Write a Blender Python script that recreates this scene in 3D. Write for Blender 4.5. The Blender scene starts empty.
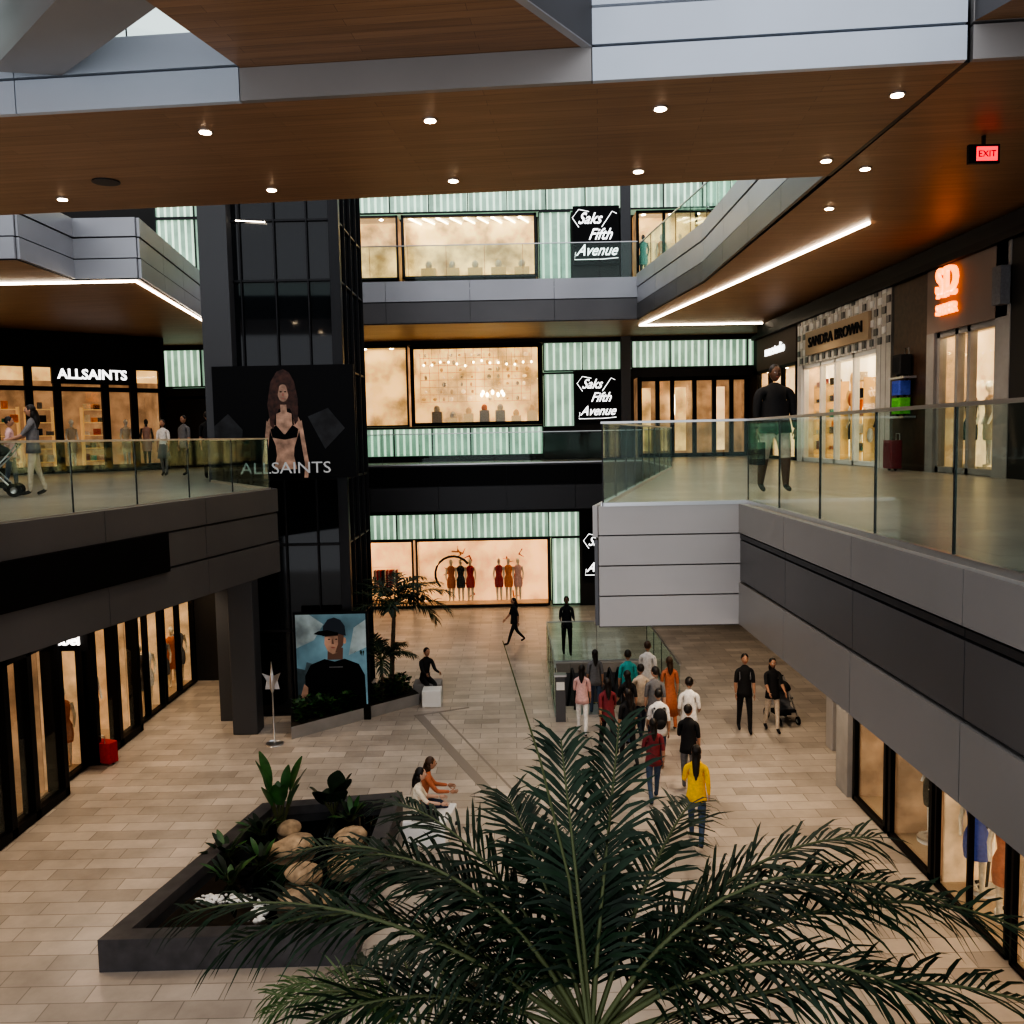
import bpy, math, random
from mathutils import Vector, Matrix
random.seed(7)
sc=bpy.context.scene
R=random.Random(11)

# ------------------------------------------------------------ materials
def mat(name,col,rough=.5,metal=0.,emit=None,es=0.,nz=0.,ns=3.,spec=.5,coat=0):
    m=bpy.data.materials.new(name); m.use_nodes=True
    nt=m.node_tree; b=nt.nodes['Principled BSDF']
    b.inputs['Base Color'].default_value=(*col,1); b.inputs['Roughness'].default_value=rough
    b.inputs['Metallic'].default_value=metal; b.inputs['Specular IOR Level'].default_value=spec
    if coat: b.inputs['Coat Weight'].default_value=coat; b.inputs['Coat IOR'].default_value=1.9
    if emit:
        b.inputs['Emission Color'].default_value=(*emit,1); b.inputs['Emission Strength'].default_value=es
    if nz>0:
        g=nt.nodes.new('ShaderNodeNewGeometry'); n=nt.nodes.new('ShaderNodeTexNoise'); n.inputs['Scale'].default_value=ns
        n.inputs['Detail'].default_value=4
        nt.links.new(g.outputs['Position'],n.inputs['Vector'])
        r=nt.nodes.new('ShaderNodeValToRGB')
        r.color_ramp.elements[0].position=.3; r.color_ramp.elements[1].position=.7
        r.color_ramp.elements[0].color=(*[c*(1-nz) for c in col],1)
        r.color_ramp.elements[1].color=(*[min(1,c*(1+nz)) for c in col],1)
        nt.links.new(n.outputs['Fac'],r.inputs['Fac']); nt.links.new(r.outputs['Color'],b.inputs['Base Color'])
        if emit:
            r2=nt.nodes.new('ShaderNodeValToRGB')
            r2.color_ramp.elements[0].position=.35; r2.color_ramp.elements[1].position=.65
            r2.color_ramp.elements[0].color=(*[c*(1-nz) for c in emit],1)
            r2.color_ramp.elements[1].color=(*emit,1)
            nt.links.new(n.outputs['Fac'],r2.inputs['Fac']); nt.links.new(r2.outputs['Color'],b.inputs['Emission Color'])
    return m
def brickmat(name,c1,c2,mo,bw,rh,ms,rough,rot=0,nscale=.6,streak=None,spec=.5,lo=.6,hi=1.35):
    m=bpy.data.materials.new(name); m.use_nodes=True
    nt=m.node_tree; b=nt.nodes['Principled BSDF']; L=nt.links
    g=nt.nodes.new('ShaderNodeNewGeometry'); mp=nt.nodes.new('ShaderNodeMapping')
    mp.inputs['Rotation'].default_value=(0,0,rot)
    L.new(g.outputs['Position'],mp.inputs['Vector'])
    br=nt.nodes.new('ShaderNodeTexBrick')
    br.inputs['Color1'].default_value=(*c1,1); br.inputs['Color2'].default_value=(*c2,1); br.inputs['Mortar'].default_value=(*mo,1)
    br.inputs['Scale'].default_value=1; br.inputs['Brick Width'].default_value=bw; br.inputs['Row Height'].default_value=rh
    br.inputs['Mortar Size'].default_value=ms; br.inputs['Bias'].default_value=0
    L.new(mp.outputs['Vector'],br.inputs['Vector'])
    n=nt.nodes.new('ShaderNodeTexNoise'); n.inputs['Scale'].default_value=nscale; n.inputs['Detail'].default_value=6
    n.inputs['Roughness'].default_value=.65
    if streak:
        m2=nt.nodes.new('ShaderNodeMapping'); m2.inputs['Scale'].default_value=streak
        L.new(mp.outputs['Vector'],m2.inputs['Vector']); L.new(m2.outputs['Vector'],n.inputs['Vector'])
    else: L.new(g.outputs['Position'],n.inputs['Vector'])
    mr=nt.nodes.new('ShaderNodeMapRange'); mr.inputs['To Min'].default_value=lo; mr.inputs['To Max'].default_value=hi
    mr.inputs['From Min'].default_value=.25; mr.inputs['From Max'].default_value=.75
    L.new(n.outputs['Fac'],mr.inputs['Value'])
    mx=nt.nodes.new('ShaderNodeVectorMath'); mx.operation='SCALE'
    L.new(br.outputs['Color'],mx.inputs[0]); L.new(mr.outputs['Result'],mx.inputs['Scale'])
    L.new(mx.outputs['Vector'],b.inputs['Base Color'])
    b.inputs['Roughness'].default_value=rough; b.inputs['Specular IOR Level'].default_value=spec
    return m
def glassmat(name,tint,lo,hi):
    m=bpy.data.materials.new(name); m.use_nodes=True
    nt=m.node_tree; nt.nodes.clear()
    o=nt.nodes.new('ShaderNodeOutputMaterial'); t=nt.nodes.new('ShaderNodeBsdfTransparent'); t.inputs[0].default_value=(*tint,1)
    g=nt.nodes.new('ShaderNodeBsdfGlossy'); g.inputs['Roughness'].default_value=.03; g.inputs[0].default_value=(.9,1,.95,1)
    f=nt.nodes.new('ShaderNodeLayerWeight'); f.inputs[0].default_value=.25
    mr=nt.nodes.new('ShaderNodeMapRange'); mr.inputs['To Min'].default_value=lo; mr.inputs['To Max'].default_value=hi
    x=nt.nodes.new('ShaderNodeMixShader')
    nt.links.new(f.outputs['Facing'],mr.inputs['Value']); nt.links.new(mr.outputs['Result'],x.inputs[0])
    nt.links.new(t.outputs[0],x.inputs[1]); nt.links.new(g.outputs[0],x.inputs[2]); nt.links.new(x.outputs[0],o.inputs[0])
    return m
PAVE=brickmat('paving_stone',(.50,.43,.365),(.34,.29,.245),(.22,.19,.16),.85,.36,.008,.30,nscale=.9,lo=.72,hi=1.2)
PAVE2=brickmat('walkway_stone',(.36,.32,.28),(.30,.265,.23),(.15,.13,.11),1.2,.6,.006,.28,lo=.8,hi=1.2)
WOOD=brickmat('soffit_wood',(.315,.18,.102),(.265,.15,.084),(.15,.085,.05),2.6,.16,.003,.45,nscale=1.0,streak=(.6,14,1),rot=.1,lo=.72,hi=1.22)
FAS=mat('fascia_light',(.37,.375,.40),.38,.35,nz=.07,ns=.6)
FASW=mat('fascia_pale',(.40,.375,.36),.42,.2,nz=.06,ns=.6)
FASG=mat('fascia_grey',(.27,.258,.25),.4,.3,nz=.06,ns=.6)
FASB=mat('fascia_blue_pale',(.50,.55,.62),.35,.25,nz=.06,ns=.5)
FASM=mat('fascia_mid',(.12,.117,.12),.4,.4,nz=.08,ns=.6)
FASD=mat('fascia_dark',(.045,.045,.048),.4,.4)
BLK=mat('black_panel',(.005,.005,.006),.45,spec=.15)
BLKG=mat('black_glass',(.008,.010,.012),.05,0,spec=.5)
DKM=mat('dark_metal',(.022,.022,.024),.4,.5)
DKW=mat('dark_wall',(.026,.024,.023),.6,spec=.3)
GRY=mat('column_grey',(.065,.066,.07),.5)
CONC=mat('concrete',(.28,.265,.25),.7,nz=.1)
INLAY=mat('floor_inlay',(.24,.205,.175),.4)
STEEL=mat('brushed_steel',(.55,.55,.56),.3,.9)
GLASS=glassmat('rail_glass',(.86,.93,.90),.02,.22)
WGL=glassmat('window_glass',(.97,.98,.97),.02,.16)
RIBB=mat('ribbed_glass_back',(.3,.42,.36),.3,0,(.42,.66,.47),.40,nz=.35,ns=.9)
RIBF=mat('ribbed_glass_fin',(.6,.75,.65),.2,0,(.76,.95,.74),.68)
LIT=mat('shop_wall_warm_glow',(.8,.55,.35),.7,0,(1.,.50,.22),.95,nz=.4,ns=1.2)  # interior light is put into these shop walls as emission
LIT2=mat('shop_wall_cream_glow',(.8,.65,.45),.7,0,(1.,.60,.30),1.05,nz=.4,ns=1.5)
LITY=mat('shop_wall_amber_glow',(.8,.6,.4),.7,0,(1.,.54,.20),.95,nz=.65,ns=1.1)
LITW=mat('shop_wall_white_glow',(.8,.74,.62),.7,0,(1.,.74,.46),1.6,nz=.4,ns=1)
LITD=mat('shop_wall_dim_glow',(.25,.17,.11),.7,0,(1.,.55,.28),.22,nz=.5,ns=1.5)
SIDE=mat('shop_side_wall_glow',(.55,.42,.28),.7,0,(1.,.6,.32),.28,nz=.4,ns=2)  # side walls also carry a little glow in place of interior light
SHF=mat('shop_floor',(.45,.34,.24),.35)
LED=mat('led_strip_and_reflection',(1,1,1),.5,0,(1.,.84,.64),11)
LAMP=mat('downlight_lens',(1,1,1),.5,0,(1.,.76,.50),38)
BULB=mat('chandelier_bulb',(1,1,1),.5,0,(1.,.78,.45),8)
WHT=mat('white_paint',(.8,.79,.76),.45)
SGNW=mat('sign_letters',(.9,.9,.9),.5,0,(1,1,1),1.8)
SGNO=mat('sign_orange',(.9,.3,.02),.5,0,(1.,.20,.004),3.0)
SGNR=mat('exit_red',(.8,.02,.03),.5,0,(1.,.01,.03),1.6)
GOLD=mat('gold_shelf',(.6,.38,.16),.3,.6,(1,.6,.25),.25)
STONE=mat('fountain_stone',(.060,.056,.058),.45,nz=.25,ns=5)
WATER=mat('black_water',(.003,.004,.005),.02,0,spec=1.,coat=1)
ROCK=mat('tan_rock',(.38,.27,.17),.85,nz=.4,ns=7)
LEAFD=mat('palm_leaf',(.009,.024,.010),.5,nz=.5,ns=4,spec=.3)
LEAFL=mat('palm_leaf_light',(.035,.08,.018),.45,nz=.4,ns=4)
LEAFB=mat('broad_leaf',(.03,.10,.025),.4,nz=.4,ns=5)
STEM=mat('palm_stem',(.07,.085,.03),.6)
TRUNK=mat('palm_trunk',(.10,.075,.05),.9,nz=.4,ns=12)
SOIL=mat('soil',(.02,.015,.01),.9)
def cl(name,c,r=.8): return mat(name,c,r,nz=.15,ns=20)
C={k:cl('cloth_'+k,v) for k,v in dict(white=(.75,.73,.71),black=(.010,.010,.012),navy=(.02,.03,.06),denim=(.05,.08,.14),maroon=(.20,.03,.04),
  teal=(.03,.30,.30),rust=(.48,.16,.08),yellow=(.85,.52,.02),beige=(.55,.46,.37),pink=(.68,.42,.40),grey=(.16,.16,.17),red=(.42,.02,.02),orange=(.8,.25,.05),blue=(.06,.10,.45),green=(.12,.5,.06),cream=(.75,.66,.52)).items()}
SK1=mat('skin_tan',(.42,.23,.15),.55); SK2=mat('skin_light',(.58,.36,.26),.55); SK3=mat('skin_dark',(.13,.065,.04),.5)
HAIR=mat('hair_dark',(.012,.008,.006),.5); HAIRB=mat('hair_brown',(.06,.03,.015),.5)
EYEW=mat('eye_white',(.8,.8,.8),.3); LIP=mat('lips',(.35,.1,.08),.5)

# ------------------------------------------------------------ mesh builder
class MB:
    def __init__(s): s.v=[];s.f=[];s.m=[];s.s=[];s.mats=[]
    def mi(s,m):
        if m not in s.mats: s.mats.append(m)
        return s.mats.index(m)
    def add(s,vs,fs,m,smooth=False,M=None):
        o=len(s.v)
        for v in vs:
            v=Vector(v); s.v.append(M@v if M is not None else v)
        for i,f in enumerate(fs):
            s.f.append([o+k for k in f]); s.m.append(s.mi(m[i] if isinstance(m,list) else m)); s.s.append(smooth)
    def box(s,x0,x1,y0,y1,z0,z1,m,M=None):
        vs=[(x,y,z) for z in (z0,z1) for y in (y0,y1) for x in (x0,x1)]
        s.add(vs,[(0,2,3,1),(4,5,7,6),(0,1,5,4),(2,6,7,3),(0,4,6,2),(1,3,7,5)],m,False,M)
    def prism(s,p,z0,z1,side,top=None,bot=None,M=None):
        a=sum(p[i][0]*p[(i+1)%len(p)][1]-p[(i+1)%len(p)][0]*p[i][1] for i in range(len(p)))
        if a<0: p=p[::-1]
        n=len(p); vs=[(x,y,z0) for x,y in p]+[(x,y,z1) for x,y in p]
        s.add(vs,[tuple(range(n-1,-1,-1)),tuple(range(n,2*n))]+[(i,(i+1)%n,n+(i+1)%n,n+i) for i in range(n)],
              [bot or side,top or side]+[side]*n,False,M)
    def poly(s,p,y,m,M=None):
        s.add([(x,y,z) for x,z in p],[tuple(range(len(p)))],m,False,M)
    def tube(s,pts,rad,m,n=8,smooth=True,M=None):
        pts=[Vector(p) for p in pts]
        if not isinstance(rad,(list,tuple)): rad=[rad]*len(pts)
        vs=[];fs=[]
        for i,p in enumerate(pts):
            d=(pts[min(i+1,len(pts)-1)]-pts[max(i-1,0)])
            if d.length<1e-6: d=Vector((0,0,1))
            d.normalize(); a=Vector((0,0,1)) if abs(d.z)<.9 else Vector((1,0,0))
            u=d.cross(a).normalized(); w=d.cross(u)
            for k in range(n):
                t=2*math.pi*k/n; vs.append(p+(u*math.cos(t)+w*math.sin(t))*rad[i])
        for i in range(len(pts)-1):
            for k in range(n):
                fs.append((i*n+k,i*n+(k+1)%n,(i+1)*n+(k+1)%n,(i+1)*n+k))
        fs.append(tuple(range(n))); fs.append(tuple((len(pts)-1)*n+k for k in range(n-1,-1,-1)))
        s.add(vs,fs,m,smooth,M)
    def ell(s,c,r,m,M=None,nu=12,nv=8,fn=None):
        vs=[];fs=[]
        for j in range(nv+1):
            ph=math.pi*j/nv
            for i in range(nu):
                th=2*math.pi*i/nu
                p=Vector((math.sin(ph)*math.cos(th),math.sin(ph)*math.sin(th),math.cos(ph)))
                if fn: p=fn(p)
                vs.append((c[0]+r[0]*p.x,c[1]+r[1]*p.y,c[2]+r[2]*p.z))
        for j in range(nv):
            for i in range(nu):
                fs.append((j*nu+i,(j+1)*nu+i,(j+1)*nu+(i+1)%nu,j*nu+(i+1)%nu))
        s.add(vs,fs,m,True,M)
    def lathe(s,prof,m,M=None,n=12,sy=.7):
        vs=[];fs=[]
        for z,r in prof:
            for k in range(n):
                t=2*math.pi*k/n; vs.append((r*math.cos(t),r*sy*math.sin(t),z))
        for i in range(len(prof)-1):
            for k in range(n): fs.append((i*n+k,i*n+(k+1)%n,(i+1)*n+(k+1)%n,(i+1)*n+k))
        s.add(vs,fs,m,True,M)
    def text(s,body,size,m,M,shear=0,sx=1,ext=.012,off=0):
        cu=bpy.data.curves.new('t','FONT'); cu.body=body; cu.size=size; cu.align_x='CENTER'; cu.align_y='CENTER'
        cu.extrude=ext; cu.shear=shear; cu.resolution_u=3; cu.space_line=.85; cu.offset=off
        o=bpy.data.objects.new('t',cu); sc.collection.objects.link(o); bpy.context.view_layer.update()
        e=o.evaluated_get(bpy.context.evaluated_depsgraph_get()); me=e.to_mesh()
        vs=[(v.co.x*sx,-v.co.z,v.co.y) for v in me.vertices]; fs=[tuple(p.vertices) for p in me.polygons]
        s.add(vs,fs,m,False,M); e.to_mesh_clear(); bpy.data.objects.remove(o)
    def obj(s,name,bevel=0):
        me=bpy.data.meshes.new(name); me.from_pydata([tuple(v) for v in s.v],[],s.f)
        for m in s.mats: me.materials.append(m)
        me.polygons.foreach_set('material_index',s.m); me.polygons.foreach_set('use_smooth',s.s); me.update()
        o=bpy.data.objects.new(name,me); sc.collection.objects.link(o)
        if bevel:
            b=o.modifiers.new('bevel','BEVEL'); b.width=bevel; b.segments=2; b.limit_method='ANGLE'
        return o
def frame(x,y,dx,dy,z=0):
    l=math.hypot(dx,dy); dx/=l; dy/=l
    return Matrix(((dx,-dy,0,x),(dy,dx,0,y),(0,0,1,z),(0,0,0,1)))
def T(x,y,z): return Matrix.Translation((x,y,z))
def Rz(a): return Matrix.Rotation(a,4,'Z')
def ell2(cx,cz,rx,rz,n=16): return [(cx+rx*math.cos(2*math.pi*i/n),cz+rz*math.sin(2*math.pi*i/n)) for i in range(n)]

def fascia(mb,p0,p1,bands,pl=2.4):
    L=math.hypot(p1[0]-p0[0],p1[1]-p0[1]); M=frame(p0[0],p0[1],p1[0]-p0[0],p1[1]-p0[1])
    for j,(z0,z1,m,out) in enumerate(bands):
        n=max(1,round(L/pl)); w=L/n
        for i in range(n):
            mb.box(i*w+.006,(i+1)*w-.006,-.05-out,-.002,z0+.006,z1-.006,m,M)
def rail(mb,pts,z0,h=1.1,pl=1.35):
    for a,b in zip(pts[:-1],pts[1:]):
        L=math.hypot(b[0]-a[0],b[1]-a[1]); M=frame(a[0],a[1],b[0]-a[0],b[1]-a[1])
        n=max(1,round(L/pl)); w=L/n
        for i in range(n):
            mb.box(i*w+.012,(i+1)*w-.012,-.008,.008,z0+.04,z0+h,GLASS,M)
            mb.box(i*w-.006,i*w+.006,-.01,.01,z0,z0+h,DKM,M)
        mb.box(0,L,-.022,.022,z0+h,z0+h+.03,STEEL,M)
        mb.box(0,L,-.03,.03,z0,z0+.05,STEEL,M)

# ------------------------------------------------------------ room shell
CZ=7.0
f=MB()
hx0,hx1,hy0,hy1=1.25,3.85,22.9,27.3
f.box(-22,hx0,-3,38,-.3,0,PAVE); f.box(hx1,10,-3,38,-.3,0,PAVE)
f.box(hx0,hx1,-3,hy0,-.3,0,PAVE); f.box(hx0,hx1,hy1,38,-.3,0,PAVE)
for (x0,y0,x1,y1,wd) in ((-2.56,22.3,.35,14.6,.22),(-2.0,22.6,2.4,10.4,.05),(-2.56,22.3,-1.2,22.9,.1)):
    l=math.hypot(x1-x0,y1-y0); f.box(0,l,0,wd,.001,.004,INLAY,frame(x0,y0,x1-x0,y1-y0))
f.obj('floor')
F2,S2=6.05,4.40; F3,S3=12.1,10.95
s=MB()
Lp=[(-7.5,5),(-4.7,17.8),(-7.4,22.2),(-7.4,26),(-9.9,32),(-9.9,37),(-22,37),(-22,5)]
s.prism(Lp,S2,F2,FASD,PAVE2,CONC)
fascia(s,(-7.5,5),(-4.7,17.8),[(5.62,6.08,FASM,.02),(5.05,5.60,FASM,0),(4.42,5.03,FASM,.02)])
M=frame(-7.5,5,2.8,12.8)
s.box(5.2,9.3,-.12,-.06,5.0,5.62,BLK,M)
fascia(s,(-4.7,17.8),(-7.4,22.2),[(5.62,6.08,FASM,.02),(4.42,5.6,FASD,0)])
s.obj('floor_slab_upper_left')
s=MB()
s.prism([(3.1,2),(3.1,12.05),(1.15,12.05),(4.4,25),(4.7,32),(9.9,32),(9.9,2)],S2,F2,FASD,PAVE2,CONC)
fascia(s,(3.1,12.0),(3.1,2),[(5.66,6.06,FASG,.02),(5.58,5.65,FASD,0),(5.02,5.57,FASM,0),(4.42,5.0,FASG,.02)],2.2)
fascia(s,(1.15,12.05),(3.1,12.05),[(5.66,6.06,FASW,.02),(5.25,5.655,FASW,.02),(4.84,5.245,FASW,.02),(4.42,4.835,FASW,.02)],2)
fascia(s,(4.4,25),(1.15,12.05),[(5.62,6.06,FASW,.02),(4.42,5.6,FASM,0)])
s.obj('floor_slab_upper_right')
s=MB()
s.box(-9.9,4.7,32,37,S2,F2,FASD); s.box(4.7,9.9,32,37,S2,F2,FASD)
s.box(-9.9,9.9,32,37,F2,F2+.004,PAVE2)
fascia(s,(-9.9,32),(4.7,32),[(5.3,6.0,BLK,.03),(4.42,5.28,FASD,.02)])
s.obj('floor_slab_upper_back')
s=MB()
s.prism([(-22,19.5),(-10.4,19.5),(-10.4,22),(-8.84,22),(-10,31),(-10,37),(-22,37)],S3,F3,FASD,PAVE2,WOOD)
bl=[(11.95,12.4,FAS,.02),(11.45,11.93,FAS,.0),(10.97,11.43,FAS,.02)]
fascia(s,(-22,19.5),(-10.4,19.5),bl); fascia(s,(-10.4,22),(-8.84,22),bl,1.6); fascia(s,(-8.84,22),(-10,31),bl)
fascia(s,(-10.4,19.5),(-10.4,22),bl)
s.obj('ceiling_slab_left')
s=MB()
s.box(-10,4.5,31.5,37,S3,F3,FASD)
s.box(-10,4.5,31.5,37,S3-.01,S3,WOOD)
fascia(s,(-10,31.5),(4.5,31.5),[(11.7,12.4,FAS,.02),(10.97,11.68,FASM,.0)],3)
s.obj('ceiling_slab_back')
yf=lambda x:10.6-.095*x
yb=lambda x:14.9-.1*x
s=MB()
s.prism([(5.06,yf(5.06)),(5.2,24.1),(4.5,31),(4.5,37),(9.9,37),(9.9,yf(9.9))],S3,F3,FASD,PAVE2,WOOD)
br=[(12.05,12.5,FAS,.02),(11.5,12.03,FAS,0),(10.97,11.48,FASM,.02)]
fascia(s,(5.2,24.1),(5.05,14.4),br); fascia(s,(4.5,31.5),(5.2,24.1),br)
s.obj('ceiling_slab_right')
s=MB()
s.prism([(-14,yf(-14)),(5.0,yf(5.0)),(5.0,yb(5.0)),(-14,yb(-14))],S3,11.7,FASM,PAVE2,WOOD)
s.box(5.0,5.06,yf(5),yb(5.),S3-.002,S3+.3,DKM)
fascia(s,(-14,yf(-14)),(-3.05,yf(-3.05)),[(11.35,11.75,FASB,.04),(10.94,11.33,FASB,.04)],2.9)
fascia(s,(-3.05,yf(-3.05)),(1.0,yf(1)),[(10.94,11.32,FASG,.04),(11.34,12.3,FASM,.0)],4.1)
fascia(s,(1.0,yf(1)),(5.0,yf(5)),[(11.75,12.6,FASB,.04),(11.33,11.73,FASB,.04),(10.94,11.31,FASB,.04)],4)
fascia(s,(5.05,yf(5.05)),(9.9,yf(9.9)),[(11.75,12.6,FASG,.04),(11.33,11.73,FASG,.04),(10.94,11.31,FASG,.04)],4)
rail(s,[(-14,yf(-14)+.1),(-3.1,yf(-3.1)+.1)],11.75)
s.obj('ceiling_bridge')
s=MB()
wp=[(-3.04,10.82),(1.0,10.42),(-3.3,4.0),(-4.85,4.0)]
s.prism(wp,11.32,12.7,FASM,FASM,WOOD)
fascia(s,(1.0,10.42),(-3.3,4.0),[(11.3,11.75,FAS,.05),(11.77,12.7,FASM,.02)],2)
bp=[(-5.95,10.85),(-5.2,11.0),(-2.6,8.6),(-3.4,8.2)]
s.prism(bp,11.35,12.2,FASG,FASG,FASG)
s.prism([(-9,10.9),(-6.1,10.6),(-3.6,8.1),(-4.8,6),(-9,6)],11.6,12.2,FASG,FASG,WOOD)
s.obj('ceiling_beam_canopy')
s=MB()
s.prism([(5.05,10.05),(9.6,9.6),(9.6,5),(6.7,5)],11.34,12.7,FASM,FASM,WOOD)
s.obj('ceiling_canopy_right')
s=MB(); s.box(-22.3,-22,5,38.3,0,18,DKW); s.obj('wall_left')
s=MB(); s.box(10,10.3,-3,38.3,-.0,18,DKW); s.obj('wall_right')
s=MB(); s.box(-22,10,38,38.3,0,17.6,DKW); s.obj('wall_back')

# ------------------------------------------------------------ mannequins and shop fill
cols=[C[k] for k in ('white','black','navy','maroon','teal','rust','beige','pink','grey','red','orange','cream')]
def mannequin(mb,M,dress,skin):
    mb.lathe([(.55,.17),(.7,.19),(.9,.18),(1.05,.12),(1.2,.14),(1.36,.17),(1.44,.12),(1.48,.05)],dress,M)
    for sx in(-1,1):
        mb.tube([(sx*.08,0,.75),(sx*.08,.01,.45),(sx*.08,0,.06),(sx*.08,-.1,.02)],[.08,.055,.035,.03],skin,7,M=M)
        mb.tube([(sx*.16,0,1.40),(sx*.22,0,1.12),(sx*.2,-.1,.88)],[.045,.035,.025],skin,6,M=M)
    mb.tube([(0,0,1.44),(0,0,1.56)],[.05,.045],skin,8,M=M)
    mb.ell((0,-.01,1.64),(.075,.095,.115),skin,M,10,7)
def clothes_rack(mb,M,w):
    mb.tube([(0,0,0),(0,0,1.55),(w,0,1.55),(w,0,0)],.015,STEEL,6,M=M)
    n=int(w/.07)
    for i in range(n):
        c=R.choice(cols); l=R.uniform(.6,1.0); x=.06+i*(w-.12)/n
        mb.prism([(x,-.2),(x+.045,-.2),(x+.045,.2),(x,.2)],1.5-l,1.42,c,M=M)
def shelf(mb,M,w,h):
    for i in range(5):
        z=.3+i*(h-.4)/4
        mb.box(0,w,-.16,.16,z,z+.03,GOLD,M)
        x=.05
        while x<w-.25:
            ww=R.uniform(.12,.25); hh=R.uniform(.1,.28)
            mb.prism([(x,-.1),(x+ww,-.1),(x+ww*.9,.1),(x+ww*.1,.1)],z+.03,z+.03+hh,R.choice(cols),M=M); x+=ww+R.uniform(.05,.2)
    for x in (0,w): mb.box(x-.02,x+.02,-.16,.16,0,h,GOLD,M)
def shopbox(mb,M,x0,x1,z0,z1,depth,back,fill='mix',floor=SHF):
    mb.box(x0,x1,depth-.05,depth,z0,z1,back,M)
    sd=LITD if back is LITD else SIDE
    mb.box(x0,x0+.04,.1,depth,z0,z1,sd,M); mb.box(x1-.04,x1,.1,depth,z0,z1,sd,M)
    mb.box(x0,x1,.05,depth,z1-.05,z1,WHT,M); mb.box(x0,x1,.05,depth,z0,z0+.05,floor,M)
    x=x0+.35
    while x<x1-.3:
        mb.tube([(x,depth*.4,z1-.07),(x,depth*.4,z1-.055)],.07,LAMP,8,M=M); x+=1.1
    if fill is None: return
    x=x0+.35; Mz=M@T(0,0,z0+.05)
    while x<x1-.4:
        k=R.random()
        if k<.45:
            mannequin(mb,Mz@T(x,.55,.08)@Rz(R.uniform(-.5,.5)),R.choice(cols),R.choice([WHT,C['cream'],C['black']]))
            mb.tube([(x,.55,0),(x,.55,.08)],.22,WHT,12,M=Mz); x+=.75
        elif k<.7 and x+1.2<x1: clothes_rack(mb,Mz@T(x,depth*.65,0),min(1.1,x1-x-.1)); x+=1.4
        elif x+.9<x1: shelf(mb,Mz@T(x,depth-.3,0),.9,min(2.3,z1-z0-.4)); x+=1.15
        else: x+=.5
def windowframe(mb,M,x0,x1,z0,z1,fr=DKM,w=.07,muls=(),d0=-.05,d1=.1):
    mb.box(x0,x1,d0,d1,z1-w,z1,fr,M); mb.box(x0,x1,d0,d1,z0,z0+w,fr,M)
    for x in (x0,x1-w)+tuple(m-w/2 for m in muls): mb.box(x,x+w,d0,d1,z0,z1,fr,M)
    mb.box(x0+w,x1-w,.02,.03,z0+w,z1-w,WGL,M)
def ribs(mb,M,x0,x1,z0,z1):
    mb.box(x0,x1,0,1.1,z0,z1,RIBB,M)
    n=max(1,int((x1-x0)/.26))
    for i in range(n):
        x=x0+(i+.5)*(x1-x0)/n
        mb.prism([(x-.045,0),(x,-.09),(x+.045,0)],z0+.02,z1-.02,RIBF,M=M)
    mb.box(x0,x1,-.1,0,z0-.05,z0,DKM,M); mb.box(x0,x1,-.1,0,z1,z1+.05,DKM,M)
    x=x0
    while x<x1: mb.box(x-.02,x+.02,-.11,0,z0,z1,DKM,M); x+=1.56

# ------------------------------------------------------------ back facade
B=frame(0,36.8,1,0)
def sakssign(mb,x0,x1,z0,z1):
    mb.box(x0,x1,-.12,0,z0,z1,BLK,B)
    h=z1-z0; cx=(x0+x1)/2
    for i,t in enumerate(['Saks','Fifth','Avenue']):
        mb.text(t,h*.27,SGNW,B@T(cx+(-.12,.06,.0)[i]*h,-.13,z1-h*(.22+.27*i)),.5,.85,.02,.002*h)
    mb.tube([(cx-.30*h,-.14,z1-h*.36),(cx-.41*h,-.14,z1-h*.2),(cx-.3*h,-.14,z1-h*.06),(cx-.12*h,-.14,z1-h*.1)],.014,SGNW,5,M=B)
    mb.tube([(cx+.1*h,-.14,z1-h*.36),(cx+.28*h,-.14,z1-h*.1),(cx+.36*h,-.14,z1-h*.14)],.014,SGNW,5,M=B)
    mb.tube([(cx-.36*h,-.14,z0+h*.22),(cx-.38*h,-.14,z0+h*.09),(cx+.1*h,-.14,z0+h*.09),(cx+.38*h,-.14,z0+h*.11)],.013,SGNW,5,M=B)
w=MB()
w.box(-9.3,-6.3,0,1.1,0,S2-.02,DKW,B)
w.box(-6.3,9.9,0,1.1,3.95,S2-.02,DKW,B)
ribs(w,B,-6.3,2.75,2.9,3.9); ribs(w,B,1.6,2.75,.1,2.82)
w.box(2.75,9.9,0,1.1,0,3.95,DKW,B)
shopbox(w,B,-6.25,-4.1,.05,2.85,1.15,LIT); windowframe(w,B,-6.25,-4.1,.05,2.85)
shopbox(w,B,-4.0,1.5,.05,2.85,1.15,LIT,None); windowframe(w,B,-4.0,1.5,.05,2.85)
for x,c in ((-2.6,'rust'),(-2.2,'black'),(-1.8,'red'),(-.6,'red'),(-.2,'orange'),(.2,'pink')):
    mannequin(w,B@T(x,.55,.2),C[c],C['cream'])
w.tube([(-2.5+.75*math.cos(a*.3),.4,1.35+.75*math.sin(a*.3)) for a in range(2,14)],.05,C['black'],6,M=B)
for i in range(14):
    a=R.uniform(0,6.28); x=R.choice([-2.3,-.2])+R.uniform(-.6,.6); z=R.uniform(.3,2.3)
    w.tube([(x,.9,z),(x+.25*math.cos(a),.85,z+.25*math.sin(a)),(x+.35*math.cos(a+.8),.9,z+.35*math.sin(a+.8))],[.03,.04,.01],R.choice([C['red'],C['orange'],C['rust']]),5,M=B)
sakssign(w,2.85,4.6,1.1,3.1)
w.obj('store_facade')
w=MB()
w.box(-20,-6.3,0,1.1,F2,8.9,DKW,B); 
shopbox(w,B,-6.25,-4.1,7.5,10.75,1.15,LITY,None); windowframe(w,B,-6.25,-4.1,7.5,10.75)
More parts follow.
